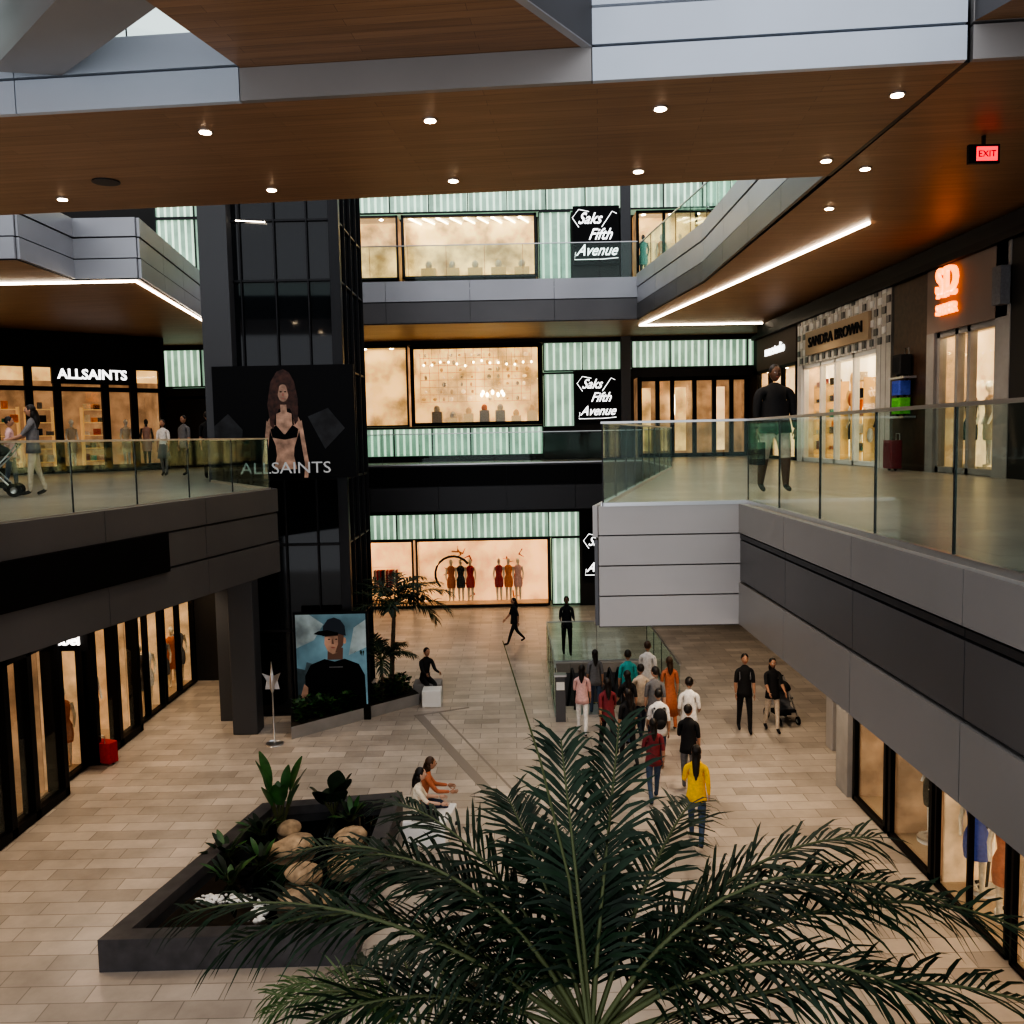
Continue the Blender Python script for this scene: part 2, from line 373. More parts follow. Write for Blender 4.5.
ribs(w,B,-6.3,1.3,6.3,7.4); w.box(-6.3,1.3,0,1.1,F2,6.25,DKW,B)
shopbox(w,B,-4.0,1.3,7.5,10.75,1.15,LITY,None); windowframe(w,B,-4.0,1.3,7.5,10.75,BLK,.14)
for i in range(13):
    x=-3.7+i*.38
    w.box(x,x+.02,.9,.98,8.5,10.5,GOLD,B)
for j in range(7):
    w.box(-3.7,.9,.88,.98,8.5+j*.3,8.52+j*.3,GOLD,B)
    for i in range(12):
        if R.random()<.7: w.ell((-3.5+i*.38+R.uniform(-.08,.08),.85,8.62+j*.3),(R.uniform(.05,.1),.05,R.uniform(.05,.11)),R.choice([GOLD,LIT2,GOLD,C['cream']]),B,6,4)
for i in range(7):
    x=-3.2+i*.65; hh=R.uniform(7.75,8.15)
    w.prism([(x,.2),(x+.4,.2),(x+.4,.6),(x,.6)],7.55,hh,R.choice([GOLD,C['cream'],C['beige']]),M=B)
    w.ell((x+.2,.4,hh+.1),(.13,.1,.16),R.choice([GOLD,C['orange'],C['cream']]),B,8,6)
for i in range(14):
    w.tube([(-3.5+i*.34,.5,10.7),(-3.5+i*.34,.5,10.2-.25*R.random())],.006,DKM,4,M=B)
    w.ell((-3.5+i*.34,.5,9.95+.2*R.random()),(.045,.045,.05),BULB,B,6,5)
for i in range(12):
    a=i*math.pi/6; w.ell((-.7+.45*math.cos(a),.5+.2*math.sin(a),8.75+.1*(i%2)),(.06,.06,.09),BULB,B,6,5)
w.box(-20,9.9,0,1.1,10.8,S3,DKW,B)
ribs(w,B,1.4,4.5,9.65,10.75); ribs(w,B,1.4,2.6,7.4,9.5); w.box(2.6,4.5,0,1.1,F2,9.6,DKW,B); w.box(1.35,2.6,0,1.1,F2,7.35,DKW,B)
sakssign(w,2.65,4.45,7.5,9.5)
w.box(4.5,4.9,-.2,1.1,F2,S3,GRY,B)
ribs(w,B,4.95,9.9,9.7,10.75); w.box(4.95,9.9,0,1.1,9.3,9.65,DKW,B)
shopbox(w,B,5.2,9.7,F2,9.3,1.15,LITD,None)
w.ell((7,.8,8.2),(.3,.2,.5),BULB,B)
windowframe(w,B,5.2,9.7,F2,9.3,BLK,.16,(6.0,6.6,7.5,8.3,9.0))
for x in (5.6,7.05,8.65): w.box(x-.22,x+.22,.6,.7,6.3,8.9,LITY if x<8 else LIT2,B)
ribs(w,B,-14,-8,9.3,10.75); w.box(-8,-6.3,0,1.1,8.9,10.8,DKW,B)
w.box(-20,-14,0,1.1,8.9,10.8,DKW,B); w.box(-14,-8,0,1.1,8.8,9.2,DKW,B)
w.box(-11.9,-11.2,-.05,0,F2,8.3,LIT2,B); w.box(-12.9,-12.2,-.05,0,F2,8.3,DKM,B)
w.obj('store_facade')
w=MB()
w.box(-9.9,-6.5,0,1.1,F3,16,DKW,B); w.box(-20,9.9,0,1.1,F3,13.2,DKW,B)
shopbox(w,B,-6.5,-4.35,13.4,15.9,1.15,LITY,None); windowframe(w,B,-6.5,-4.35,13.4,15.9)
shopbox(w,B,-4.2,1.2,13.4,15.9,1.15,LITY,None); windowframe(w,B,-4.2,1.2,13.4,15.9,DKM,.1)
for i in range(9): w.tube([(-3.9+i*.55,.2,15.8),(-3.5+i*.55,1.05,15.78)],.03,BULB,5,M=B)
for i in range(5):
    x=-3.5+i*.95; w.box(x,x+.6,.5,1.0,13.45,13.9,GOLD,B); w.ell((x+.3,.7,14.05),(.14,.12,.18),R.choice([C['cream'],C['rust'],C['white']]),B,8,6)
ribs(w,B,-14,9.9,16.0,17.3); ribs(w,B,1.3,2.55,13.3,15.9)
w.box(2.6,4.5,0,1.1,13.2,15.9,DKW,B); sakssign(w,2.65,4.5,13.8,16.1); w.box(4.55,4.95,-.2,1.1,F3,17.3,GRY,B)
shopbox(w,B,5.2,9.0,13.2,15.9,1.15,LITY); windowframe(w,B,5.2,9.0,13.2,15.9,BLK,.1,(6.3,7.6))
ribs(w,B,-14,-6.6,13.3,15.9)
w.obj('store_facade')

# ------------------------------------------------------------ left ground shops
A=frame(-9.4,10,0,1)
def suitcase(mb,M,m,h=.62):
    mb.prism([(-.22,-.11),(-.18,-.14),(.18,-.14),(.22,-.11),(.22,.11),(.18,.14),(-.18,.14),(-.22,.11)],.05,h,m,M=M)
    for i in range(5): mb.box(-.16+i*.07,-.14+i*.07,-.15,-.14,.1,h-.06,m,M)
    mb.tube([(-.1,.12,h),(-.1,.12,h+.15),(.1,.12,h+.15),(.1,.12,h)],.012,STEEL,5,M=M)
    for sx in(-.17,.17): mb.tube([(sx-.02,0,.03),(sx+.02,0,.03)],.03,C['black'],8,M=M)
w=MB()
w.box(0,16,-.35,2.2,3.35,S2-.02,DKW,A)
w.box(0,16,-.45,-.35,3.3,3.75,BLK,A)
def dark_portal(mb,M,x0,x1,z1,back,depth=2.0,muls=(),out=.35):
    shopbox(mb,M,x0,x1,.02,z1,depth,back)
    windowframe(mb,M@T(0,-out,0),x0,x1,.02,z1,BLK,.16,muls,-.05,.2)
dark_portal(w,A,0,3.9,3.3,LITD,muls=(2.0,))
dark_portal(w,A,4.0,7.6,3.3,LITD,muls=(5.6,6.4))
shopbox(w,A,7.7,9.2,.02,3.3,2,LITW); windowframe(w,A,7.7,9.2,.02,3.3,BLK,.08)
dark_portal(w,A,9.2,11.6,3.3,LIT2,muls=(10.4,),out=.2)
shopbox(w,A,11.7,13.6,.02,3.3,2,LITW); windowframe(w,A,11.7,13.6,.02,3.3,BLK,.06,(12.6,))
shopbox(w,A,13.7,16,.02,3.3,2,LITW); windowframe(w,A,13.7,16,.02,3.3,BLK,.07,(14.8,))
for x in (8.1,8.9,11.95,12.35,12.9,13.3,13.95,14.4,15.1,15.6): mannequin(w,A@T(x,.32,.1)@Rz(-1.2),R.choice([C['rust'],C['beige'],C['white'],C['grey'],C['teal']]),C['cream'])
BS=frame(-9.2,17.55,1,0)
w.box(-.2,.75,0,.08,2.95,3.4,BLK,BS)
w.text('Bebel',.30,SGNW,BS@T(.28,-.03,3.17),0,1,.02,.006)
w.obj('shop_front',0)
w=MB(); suitcase(w,A@T(9.35,-.35,0)@Rz(1.2),C['red'],.50); w.obj('red_suitcase')
w=MB(); w.box(-9.4,-4.2,26.15,26.3,0,S2-.02,DKW); w.box(-9.45,-9.35,26.3,36.7,0,S2-.02,DKW)
w.obj('wall_inner_left')

# ------------------------------------------------------------ left level 2 shop
w=MB(); A2=frame(-17.2,30,4.3,4,F2); L=math.hypot(4.3,4)
w.box(0,L,-.05,2,3.9,4.88,BLK,A2)
shopbox(w,A2,0,L,.01,3.9,2,LITD)
windowframe(w,A2,0,L,.01,3.9,BLK,.24,(1.2,2.1,3.7,4.7))
w.box(0,L,-.12,.06,2.85,3.0,BLK,A2)
for i in range(5): w.box(.2+i*1.15,1.15+i*1.15,.1,.14,3.2,3.7,LITY,A2)
w.box(1.9,4.6,-.2,-.06,3.1,3.75,BLK,A2)
w.text('ALLSAINTS',.48,SGNW,A2@T(3.25,-.22,3.42),0,1,.02,.01)
w.obj('shop_front')
w=MB(); A3=frame(-19.9,27.5,2.7,2.5,F2); L=math.hypot(2.7,2.5)
shopbox(w,A3,0,L,.01,4.0,1.5,LITW); windowframe(w,A3,0,L,.01,4.0,WHT,.1,(1.2,2.4))
w.box(0,L,-.05,1.5,4.0,4.88,DKW,A3)
for i in range(9): w.box(0,L,-.09,-.05,3.2+i*.13,3.24+i*.13,WHT,A3)
w.obj('shop_front')

# ------------------------------------------------------------ elevator tower
w=MB()
w.box(-7.2,-4.2,22.6,26,0,16.5,BLKG)
for z in (0,2.2,4.4,6.05,8.8,10.95,12.4,14.3,16.5):
    w.box(-7.25,-4.15,22.54,26.05,z-.03 if z else 0,z+.03,DKM)
for x in (-6.55,-5.7,-4.9,-4.15):
    w.box(x-.02,x+.02,22.52,22.6,0,16.5,DKM)
for y in (23.4,24.3,25.2,26): w.box(-4.2,-4.12,y-.02,y+.02,0,16.5,DKM)
w.box(-7.45,-6.75,22.2,22.9,0,16.5,GRY)
w.box(-4.35,-4.1,22.45,22.7,0,16.5,DKM)
w.tube([(-6.1,22.5,15.2),(-4.5,22.5,13.5)],.016,LED,5); w.tube([(-6.6,22.5,12.4),(-5.9,22.5,12.35)],.014,LED,5)  # glowing tubes standing in for LED strip reflections in the tower glass
w.obj('elevator_tower',.01)
w=MB(); w.box(-6.8,-6.2,21.1,21.65,0,S2,GRY); w.obj('support_column',.02)

def poster_woman():
    w=MB(); P=frame(-7.25,22.15,1,0,6.1); W,H=3.45,2.75
    w.box(0,W,0,.06,0,H,BLK,P)
    sk=mat('poster_skin',(.36,.22,.155),.6,0,(.45,.26,.18),.10,nz=.45,ns=5)
    gl=mat('poster_smoke',(.02,.021,.024),.6,nz=.7,ns=3)
    dk=mat('poster_black',(.004,.004,.005),.5,spec=.1)
    hr=mat('poster_hair',(.06,.022,.015),.6,nz=.6,ns=9)
    w.poly([(.0,1.3),(.35,1.6),(.7,1.2),(.6,.4),(0,.3)],-.004,gl,P)
    w.poly([(2.3,1.5),(2.8,1.7),(3.2,1.2),(2.7,.7)],-.004,gl,P)
    cx=1.72
    w.poly([(cx-.30,1.15),(cx-.40,1.8),(cx-.3,2.35),(cx-.14,2.6),(cx+.02,2.66),(cx+.16,2.58),(cx+.28,2.35),(cx+.36,1.9),(cx+.3,1.35),(cx+.15,1.7),(cx-.12,1.7)],-.008,hr,P)
    w.poly([(cx-.08,1.80),(cx+.07,1.80),(cx+.08,1.62),(cx+.34,1.52),(cx+.41,1.38),(cx+.33,1.05),(cx+.23,.75),(cx+.21,.55),(cx+.27,.25),(cx+.3,0),(cx-.32,0),(cx-.28,.28),(cx-.21,.55),(cx-.23,.8),(cx-.32,1.05),(cx-.41,1.38),(cx-.34,1.52),(cx-.08,1.62)],-.012,sk,P)
    w.poly([(cx-.43,1.42),(cx-.34,1.3),(cx-.40,.85),(cx-.47,.35),(cx-.45,0),(cx-.55,0),(cx-.58,.4),(cx-.50,.9)],-.013,sk,P)
    w.poly([(cx+.43,1.42),(cx+.34,1.3),(cx+.40,.85),(cx+.47,.35),(cx+.44,0),(cx+.54,0),(cx+.57,.4),(cx+.50,.9)],-.013,sk,P)
    w.poly([(cx-.34,1.2),(cx-.30,1.0),(cx-.02,.95),(cx+.02,.95),(cx+.30,1.0),(cx+.34,1.2),(cx+.2,1.3),(cx+.02,1.08),(cx-.02,1.08),(cx-.2,1.3)],-.016,dk,P)
    for sx in(-1,1): w.poly([(cx+sx*.2,1.3),(cx+sx*.24,1.3),(cx+sx*.22,1.58),(cx+sx*.19,1.58)],-.017,dk,P)
    w.poly([(cx-.31,.22),(cx+.30,.22),(cx+.34,0),(cx-.36,0)],-.016,dk,P)
    w.poly(ell2(cx,2.08,.135,.215),-.016,sk,P)
    w.poly([(cx-.15,1.95),(cx-.2,2.3),(cx-.05,2.42),(cx-.09,2.22)],-.018,hr,P); w.poly([(cx+.15,1.95),(cx+.19,2.3),(cx+.0,2.43),(cx+.09,2.22)],-.018,hr,P)
    w.poly([(cx-.38,1.75),(cx-.26,2.0),(cx-.2,1.6),(cx-.26,1.2),(cx-.34,1.3)],-.018,hr,P)
    w.poly([(cx+.36,1.75),(cx+.24,2.0),(cx+.2,1.6),(cx+.26,1.3),(cx+.34,1.4)],-.018,hr,P)
    for sx in(-1,1):
        w.poly(ell2(cx+sx*.055,2.11,.030,.015,8),-.02,dk,P)
    w.poly(ell2(cx,1.95,.035,.012,8),-.02,LIP,P); w.poly([(cx-.01,2.08),(cx+.01,2.08),(cx+.018,2.01),(cx-.018,2.01)],-.0195,LIP,P)
    tx=mat('poster_text',(.4,.4,.4),.6,0,(.8,.8,.8),.15)
    w.text('ALLSAINTS',.40,tx,P@T(1.72,-.035,.24),0,1.15,.004)
    w.obj('fashion_billboard')
poster_woman()
def poster_man():
    w=MB(); P=frame(-5.5,22.1,1,0,0.35); W,H=1.85,2.4
    bg=mat('poster_sky',(.13,.24,.29),.6,0,(.14,.27,.34),.2,nz=.5,ns=1)
    bg2=mat('poster_cloud',(.30,.38,.40),.6,0,(.3,.38,.4),.1,nz=.5,ns=2)
    bg3=mat('poster_skyline',(.06,.10,.12),.6,nz=.5,ns=3)
    sk=mat('poster_skin_b',(.40,.24,.17),.6,0,(.45,.26,.18),.1,nz=.4,ns=4); shd=mat('poster_skin_shade',(.16,.085,.06),.6); dk=mat('poster_tee',(.006,.006,.008),.6,spec=.1); cap=mat('poster_cap',(.012,.022,.04),.6)
    w.box(0,W,0,.08,0,H,BLK,P); w.poly([(.05,.05),(W-.05,.05),(W-.05,H-.05),(.05,H-.05)],-.004,bg,P)
    w.poly([(.05,1.5),(.5,1.7),(.75,2.1),(.4,2.35),(.05,2.35)],-.006,bg2,P); w.poly([(1.35,1.3),(1.8,1.5),(1.8,2.2),(1.5,2.0)],-.006,bg2,P)
    w.poly([(.05,.05),(.05,1.0),(.25,.95),(.3,1.15),(.45,1.1),(.5,.05)],-.007,bg3,P)
    w.poly([(.82,1.2),(1.2,1.2),(1.22,1.5),(.84,1.5)],-.008,shd,P)
    w.poly([(.25,.05),(.25,.8),(.4,1.08),(.75,1.22),(1.0,1.15),(1.25,1.22),(1.6,1.08),(1.74,.8),(1.76,.05)],-.01,dk,P)
    w.poly([(.05,.05),(.28,.05),(.32,.5),(.22,.6)],-.012,sk,P)
    w.poly([(.78,1.9),(.76,1.6),(.84,1.42),(.96,1.34),(1.08,1.38),(1.22,1.56),(1.26,1.9)],-.014,sk,P)
    w.poly([(1.10,1.9),(1.10,1.6),(1.02,1.38),(1.08,1.38),(1.22,1.56),(1.26,1.9)],-.015,shd,P)
    w.poly([(.78,1.9),(.77,1.78),(1.1,1.80),(1.1,1.9)],-.015,shd,P)
    w.poly(ell2(1.26,1.68,.045,.085,10),-.013,sk,P)
    w.poly([(.72,1.80),(.74,2.05),(.86,2.22),(1.02,2.27),(1.18,2.2),(1.28,2.05),(1.3,1.8),(1.1,1.86)],-.018,cap,P)
    w.poly([(.5,1.86),(.62,1.93),(.85,1.95),(1.12,1.88),(1.1,1.82),(.8,1.80)],-.02,dk,P)
    for x in (.88,1.06): w.poly(ell2(x,1.72,.03,.014,8),-.02,dk,P)
    w.poly([(.95,1.72),(.98,1.72),(1.0,1.6),(.94,1.6)],-.019,shd,P); w.poly(ell2(.97,1.51,.055,.014,8),-.02,LIP,P)
    w.poly([(.86,1.0),(1.2,1.0),(1.2,1.03),(.86,1.03)],-.02,C['grey'],P)
    w.box(0,W,0,.08,-.35,0,BLK,P)
    w.obj('fashion_poster')
poster_man()

# ------------------------------------------------------------ right level 2 shops
w=MB(); A=frame(9.3,34,0,-1,F2)
w.box(0,24,-.02,.5,4.55,4.88,DKW,A)
w.box(0,24,-.25,-.02,4.35,4.5,BLK,A)
shopbox(w,A,.1,4.7,.01,3.2,.65,LIT2,None); windowframe(w,A,.1,4.7,.01,3.2,BLK,.1,(1.6,3.1))
w.box(.1,4.7,-.06,.5,3.2,4.55,mat('shop_brown_band',(.10,.065,.05),.6),A); w.text('maxstudio',.5,SGNW,A@T(2.4,-.08,3.8),0,1.1,.02)
w.obj('shop_front')
w=MB()
tile=brickmat('shop_tile_white',(.75,.72,.68),(.5,.47,.43),(.2,.19,.17),.3,.3,.02,.4)
w.box(5,12.1,-.1,.5,3.0,4.5,tile,A); w.box(5,5.4,-.1,.5,0,3,WHT,A); w.box(11.2,12.1,-.1,.5,0,3,tile,A)
for i in range(28):
    for j in range(6):
        if (i+j)%2: w.prism([(5.1+i*.25,-.13),(5.3+i*.25,-.13),(5.3+i*.25,-.1),(5.1+i*.25,-.1)],3.05+j*.24,3.22+j*.24,WHT if (i*j)%3 else FASM,M=A)
w.box(6,10.9,-.18,-.1,3.25,3.95,mat('sign_board_wood',(.42,.31,.2),.5),A); w.text('SANDRA BROWN',.42,C['black'],A@T(8.45,-.20,3.6),0,1.25,.02)
shopbox(w,A,5.4,11.2,.01,3,.65,LITW,'mix'); windowframe(w,A,5.4,11.2,.01,3.,WHT,.12,(7.0,8.2,9.6))
for i in range(18): w.ell((6.0+R.uniform(0,4.8),.35,R.uniform(.7,2.4)),(.12,.08,.2),R.choice([GOLD,C['orange'],C['cream'],C['white'],C['rust']]),A,8,6)
w.obj('shop_front')
w=MB()
dw=mat('dark_wood_panel',(.05,.026,.016),.5,nz=.3,ns=8)
w.box(12.2,14,-.08,.5,0,4.5,dw,A)
w.box(14,17.2,-.12,.5,3.0,4.5,mat('shop_taupe',(.20,.15,.13),.6),A); w.box(14,14.35,-.12,.5,0,3,CONC,A); w.box(16.8,17.3,-.12,.5,0,4.5,CONC,A)
shopbox(w,A,14.35,16.8,.01,3.,.65,LIT2,'mix'); windowframe(w,A,14.35,16.8,.01,3.,CONC,.12,(15.2,15.7))
w.text('SD',.75,SGNO,A@T(15,-.18,4.0),0,1,.04,.015); w.text('~~',.7,SGNO,A@T(15,-.18,3.75),0,1,.04); w.text('SUPER',.3,SGNO,A@T(15,-.18,3.42),0,1,.04,.008)
w.box(17.3,24,-.1,.5,0,4.5,DKW,A); w.box(18,19.5,-.14,-.1,.0,2.6,BLK,A); w.box(17.0,17.3,-.3,-.1,3.2,3.9,C['grey'],A)
w.obj('shop_front')
w=MB()
suitcase(w,A@T(13.1,-.45,0),C['maroon'],.7)
w.box(12.7,13.5,-.4,-.1,1.2,1.25,STEEL,A); w.box(12.7,13.5,-.4,-.1,2.1,2.15,STEEL,A)
suitcase(w,A@T(13.1,-.27,1.25),C['green'],.42); suitcase(w,A@T(13.1,-.27,1.68),C['blue'],.38); suitcase(w,A@T(13.1,-.27,2.15),C['black'],.5)
w.obj('luggage_display')
w=MB(); X=frame(6.3,12.6,1,0)
w.box(0,.42,-.03,.03,10.58,10.83,BLK,X); w.box(.19,.23,-.02,.02,10.83,S3,DKM,X)
w.poly([(.1,10.61),(.39,10.61),(.39,10.80),(.1,10.80)],-.034,SGNR,X); w.text('EXIT',.12,C['maroon'],X@T(.245,-.038,10.70),0,1.,.002)
w.obj('exit_sign')

# ------------------------------------------------------------ right ground shops
A=frame(6.4,17.3,0,-1)
w=MB()
w.box(0,13,-.0,2.2,3.5,S2-.02,DKW,A)
w.box(-.02,.0,-.0,3.4,0,S2-.02,CONC,A)
w.box(0,.6,-.1,2,0,3.5,CONC,A)
for x0,x1,b in ((.7,2.2,LITD),(2.3,3.9,LITD),(4.0,6.0,LITW),(6.1,8.1,LITW),(8.2,10.5,LITW),(10.6,13,LITW)):
    shopbox(w,A,x0,x1,.02,3.5,1.6,b); windowframe(w,A,x0,x1,.02,3.5,BLK,.10 if x0<4 else .05,() if x0<4 else ((x0+x1)/2,),-.04,.04)
for x in (4.5,5.3,6.6,7.4,8.7,9.5): 
    mannequin(w,A@T(x,.35,.12)@Rz(1.0),R.choice([C['rust'],C['navy'],C['white'],C['orange'],C['blue']]),C['cream'])
w.obj('shop_front')
w=MB(); w.box(6.9,7.3,19.2,19.6,0,S2,FASW); w.obj('support_column',.02)

# ------------------------------------------------------------ railings, LEDs, downlights
w=MB(); rail(w,[(3.16,2.2),(3.16,12.0),(1.22,12.0),(4.45,25),(4.75,32.0)],F2); w.obj('glass_balustrade')
w=MB(); rail(w,[(-7.4,5.2),(-4.78,17.75),(-7.35,22.1)],F2,1.0); w.obj('glass_balustrade')
w=MB(); rail(w,[(-9.9,32.1),(4.72,32.1)],F2); w.obj('glass_balustrade')
w=MB(); rail(w,[(-10,31.6),(4.5,31.6)],12.1,1.5); w.obj('glass_balustrade')
w=MB(); rail(w,[(4.55,31.4),(5.25,24.1),(5.1,14.6)],12.1,1.4); w.obj('glass_balustrade')
w=MB()
w.tube([(6.9,17.5,S3-.03),(4.75,32.9,S3-.03),(9.2,33.0,S3-.03)],.03,LED,6); w.obj('led_light_strip')
w=MB()
w.tube([(-14,22.1,S3-.03),(-8.95,22.1,S3-.03),(-10,30.9,S3-.03)],.03,LED,6); w.obj('led_light_strip')
w=MB()
dl=[(-3.8,11.8),(-.92,11.55),(1.9,11.3),(4.65,11.0),(-3.67,14.5),(-.8,14.2),(2.0,13.9),(4.7,13.55),(-7.1,14.8),(-6.8,12.1),(5.45,14.0),(5.75,16.4),(7.6,11)]
for x,y in dl:
    w.tube([(x,y,S3-.02),(x,y,S3+.01)],.095,STEEL,16,False); w.tube([(x,y,S3-.026),(x,y,S3-.02)],.07,LAMP,16,False)
w.tube([(-6,13.9,S3-.02),(-6,13.9,S3)],.2,FASD,16,False)
w.obj('recessed_downlights')
def spot(name,loc,power,size=2.2,col=(1,.80,.58),rad=.08):
    l=bpy.data.lights.new(name,'SPOT'); l.energy=power; l.spot_size=size; l.spot_blend=.6; l.color=col; l.shadow_soft_size=rad
    o=bpy.data.objects.new(name,l); o.location=loc; sc.collection.objects.link(o)
for x,y in dl[:8:2]: spot('downlight_lamp',(x,y,S3-.08),220)
for p in ((7,15,S3-.1),(7,20,S3-.1),(7.3,26,S3-.1),(-9,15,10.8),(-12,24,S3-.1),(-13,29,S3-.1)): spot('walkway_lamp',p,200)
for p in ((5.6,10,S2-.1),(5.4,15,S2-.1),(5.2,18.5,S2-.1),(6,22.5,S2-.1),(7,28,S2-.1),(3.6,17,S2-.1),(-8.3,13,S2-.1),(-8.3,17,S2-.1),(-8.3,21,S2-.1),(-8.3,24.5,S2-.1),(-4,34.5,S2-.1),(2,34.5,S2-.1)): spot('arcade_fill_spot',p,200)  # added fill spots without fixtures, brightening the under-lit arcades

# ------------------------------------------------------------ escalator well
w=MB()
w.box(hx0-.15,hx0,hy0,hy1,-3.6,-.3,CONC); w.box(hx1,hx1+.15,hy0,hy1,-3.6,-.3,CONC); w.box(hx0,hx1,hy1,hy1+.15,-3.6,-.3,FASM)
w.box(hx0,hx1,hy0,hy1+.15,-3.7,-3.6,DKW)
n=15
for e,(x0,x1) in enumerate(((hx0+.3,hx0+1.15),(hx0+1.5,hx0+2.35))):
    w.box(x0,x1,hy0-.8,hy0+.05,.0,.02,STEEL)
    for i in range(n):
        y=hy0+.05+i*.28; z=-.02-i*.2
        w.box(x0,x1,y,y+.28,z-.22,z,DKM)
        for k in range(8): w.box(x0+.02+k*.105,x0+.05+k*.105,y,y+.27,z,z+.012,STEEL)
        w.box(x0,x1,y+.265,y+.28,z-.005,z+.004,C['yellow'])
    for x in (x0-.06,x1+.06):
        w.add([(x,hy0-.7,0),(x,hy0+.2,0),(x,hy0+4.3,-3.2),(x,hy0+4.3,-2.25),(x,hy0+.2,.9),(x,hy0-.7,.9)],[(0,1,4,5),(1,2,3,4)],GLASS)
        w.tube([(x,hy0-.75,.15),(x,hy0-.95,.5),(x,hy0-.75,.9),(x,hy0+.2,.93),(x,hy0+4.3,-2.2)],.035,C['black'],8)
w.obj('escalator')
w=MB(); rail(w,[(hx0-.25,hy0-.9),(hx0-.25,hy1+.2),(hx1+.25,hy1+.2),(hx1+.25,hy0-.9)],0,1.25); w.obj('glass_balustrade')
w=MB(); w.prism([(.98,21.6),(1.22,21.6),(1.22,21.75),(.98,21.75)],0,1.15,FASM); w.prism([(.95,21.5),(1.25,21.5),(1.25,21.75),(.95,21.75)],1.15,1.2,STEEL); w.box(1.0,1.2,21.59,21.6,.8,1.0,WHT); w.obj('directory_kiosk')

# ------------------------------------------------------------ fountain
fp=[(-5.62,11.45),(-2.2,11.5),(-2.15,16.3),(-4.65,15.9)]
def inset(p,d):
    n=len(p); out=[]
    for i in range(n):
        a,b,c=Vector(p[i-1]),Vector(p[i]),Vector(p[(i+1)%n])
        e1=(b-a).normalized(); e2=(c-b).normalized()
        n1=Vector((-e1.y,e1.x)); n2=Vector((-e2.y,e2.x))
        m=(n1+n2); out.append(tuple(b+m*(d/(m.dot(n1)))))
    return out
w=MB(); ip=inset(fp,.27)
n=4
vs=[(x,y,0) for x,y in fp]+[(x,y,.45) for x,y in fp]+[(x,y,.45) for x,y in ip]+[(x,y,.1) for x,y in ip]
fs=[]
for i in range(n):
    j=(i+1)%n
    for k in range(3): fs.append((k*n+i,k*n+j,(k+1)*n+j,(k+1)*n+i))
w.add(vs,fs,STONE); w.prism(ip,.08,.12,STONE)
w.prism(inset(fp,.28),.25,.30,WATER)
w.obj('fountain_planter')
def rockfn(seed,amp=.18):
    r=random.Random(seed); k=[(Vector((r.uniform(-1,1),r.uniform(-1,1),r.uniform(-1,1))).normalized(),r.uniform(-amp,amp)) for _ in range(14)]
    def fn(p):
        d=1
        for v,a in k: d+=a*max(0,p.dot(v))**3
        return p*d
    return fn
for i,(x,y,r,) in enumerate(((-3.75,14.3,.34),(-3.35,13.4,.36),(-3.05,12.45,.42),(-2.8,14.5,.3),(-2.7,13.6,.3),(-3.9,15.0,.2))):
    w=MB(); w.ell((x,y,.36),(r,r*.75,r*.5),ROCK,None,16,12,rockfn(i,.35)); w.obj('garden_boulder')
w=MB()  # white pebbles added to stand in for bright reflections on the water
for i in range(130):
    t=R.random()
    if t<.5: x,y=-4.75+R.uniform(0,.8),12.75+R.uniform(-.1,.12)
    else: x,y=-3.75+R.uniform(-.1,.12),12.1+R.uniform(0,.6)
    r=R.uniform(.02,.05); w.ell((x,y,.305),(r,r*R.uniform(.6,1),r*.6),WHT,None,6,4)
w.obj('water_glint_pebbles')
def broadleaf(mb,base,tip,width,m,fold=.15,n=7,pet=.45):
    b=Vector(base); t=Vector(tip); d=t-b; L=d.length
    side=d.cross(Vector((0,0,1)));
    if side.length<.01: side=Vector((1,0,0))
    side.normalize(); up=side.cross(d).normalized()
    mid=[b+d*s+Vector((0,0,math.sin(s*math.pi)*L*.12)) for s in [i/10 for i in range(11)]]
    k0=int(pet*10); mb.tube(mid[:k0+1],[.014]*(k0+1),STEM,5)
    pts=[]; 
    for i in range(n+1):
        s=i/n; q=k0+(10-k0)*s; a=int(min(q,9)); p=mid[a].lerp(mid[a+1],q-a)
        wd=width*math.sin(math.pi*min(1,s*.93+.04))**.7*(1-.35*s)
        pts+= [p+side*wd+up*fold*wd, p, p-side*wd+up*fold*wd]
    fs=[]
    for i in range(n):
        o=i*3; fs+=[(o,o+1,o+4,o+3),(o+1,o+2,o+5,o+4)]
    mb.add(pts,fs,m,True)
w=MB()
for i in range(12):
    a=i*2.4; l=R.uniform(.5,.95); h=R.uniform(.7,1.3)
    broadleaf(w,(-4.15+.05*math.cos(a),15.2+.05*math.sin(a),.3),(-4.15+l*.6*math.cos(a),15.2+l*.5*math.sin(a),.3+h),.12,LEAFB,.2)
w.obj('bird_of_paradise_plant')
w=MB()
for i in range(9):
    a=i*2.4+1; broadleaf(w,(-3.3,15.6,.3),(-3.3+.38*math.cos(a),15.5+.3*math.sin(a),.75+.16*(i%3)),.24,LEAFD,.05)
w.obj('elephant_ear_plant')
for (x,y) in ((-4.75,14.1),(-4.4,13.2),(-4.4,14.9),(-2.95,15.4),(-2.7,11.95),(-4.1,13.8)):
    w=MB()
    for i in range(18):
        a=i*2.4; l=R.uniform(.2,.45); broadleaf(w,(x,y,.26),(x+l*math.cos(a),y+l*math.sin(a),.3+R.uniform(.12,.4)),.06,R.choice([LEAFB,LEAFD,LEAFD]),.1,5,.3)
    w.obj('fern_plant')

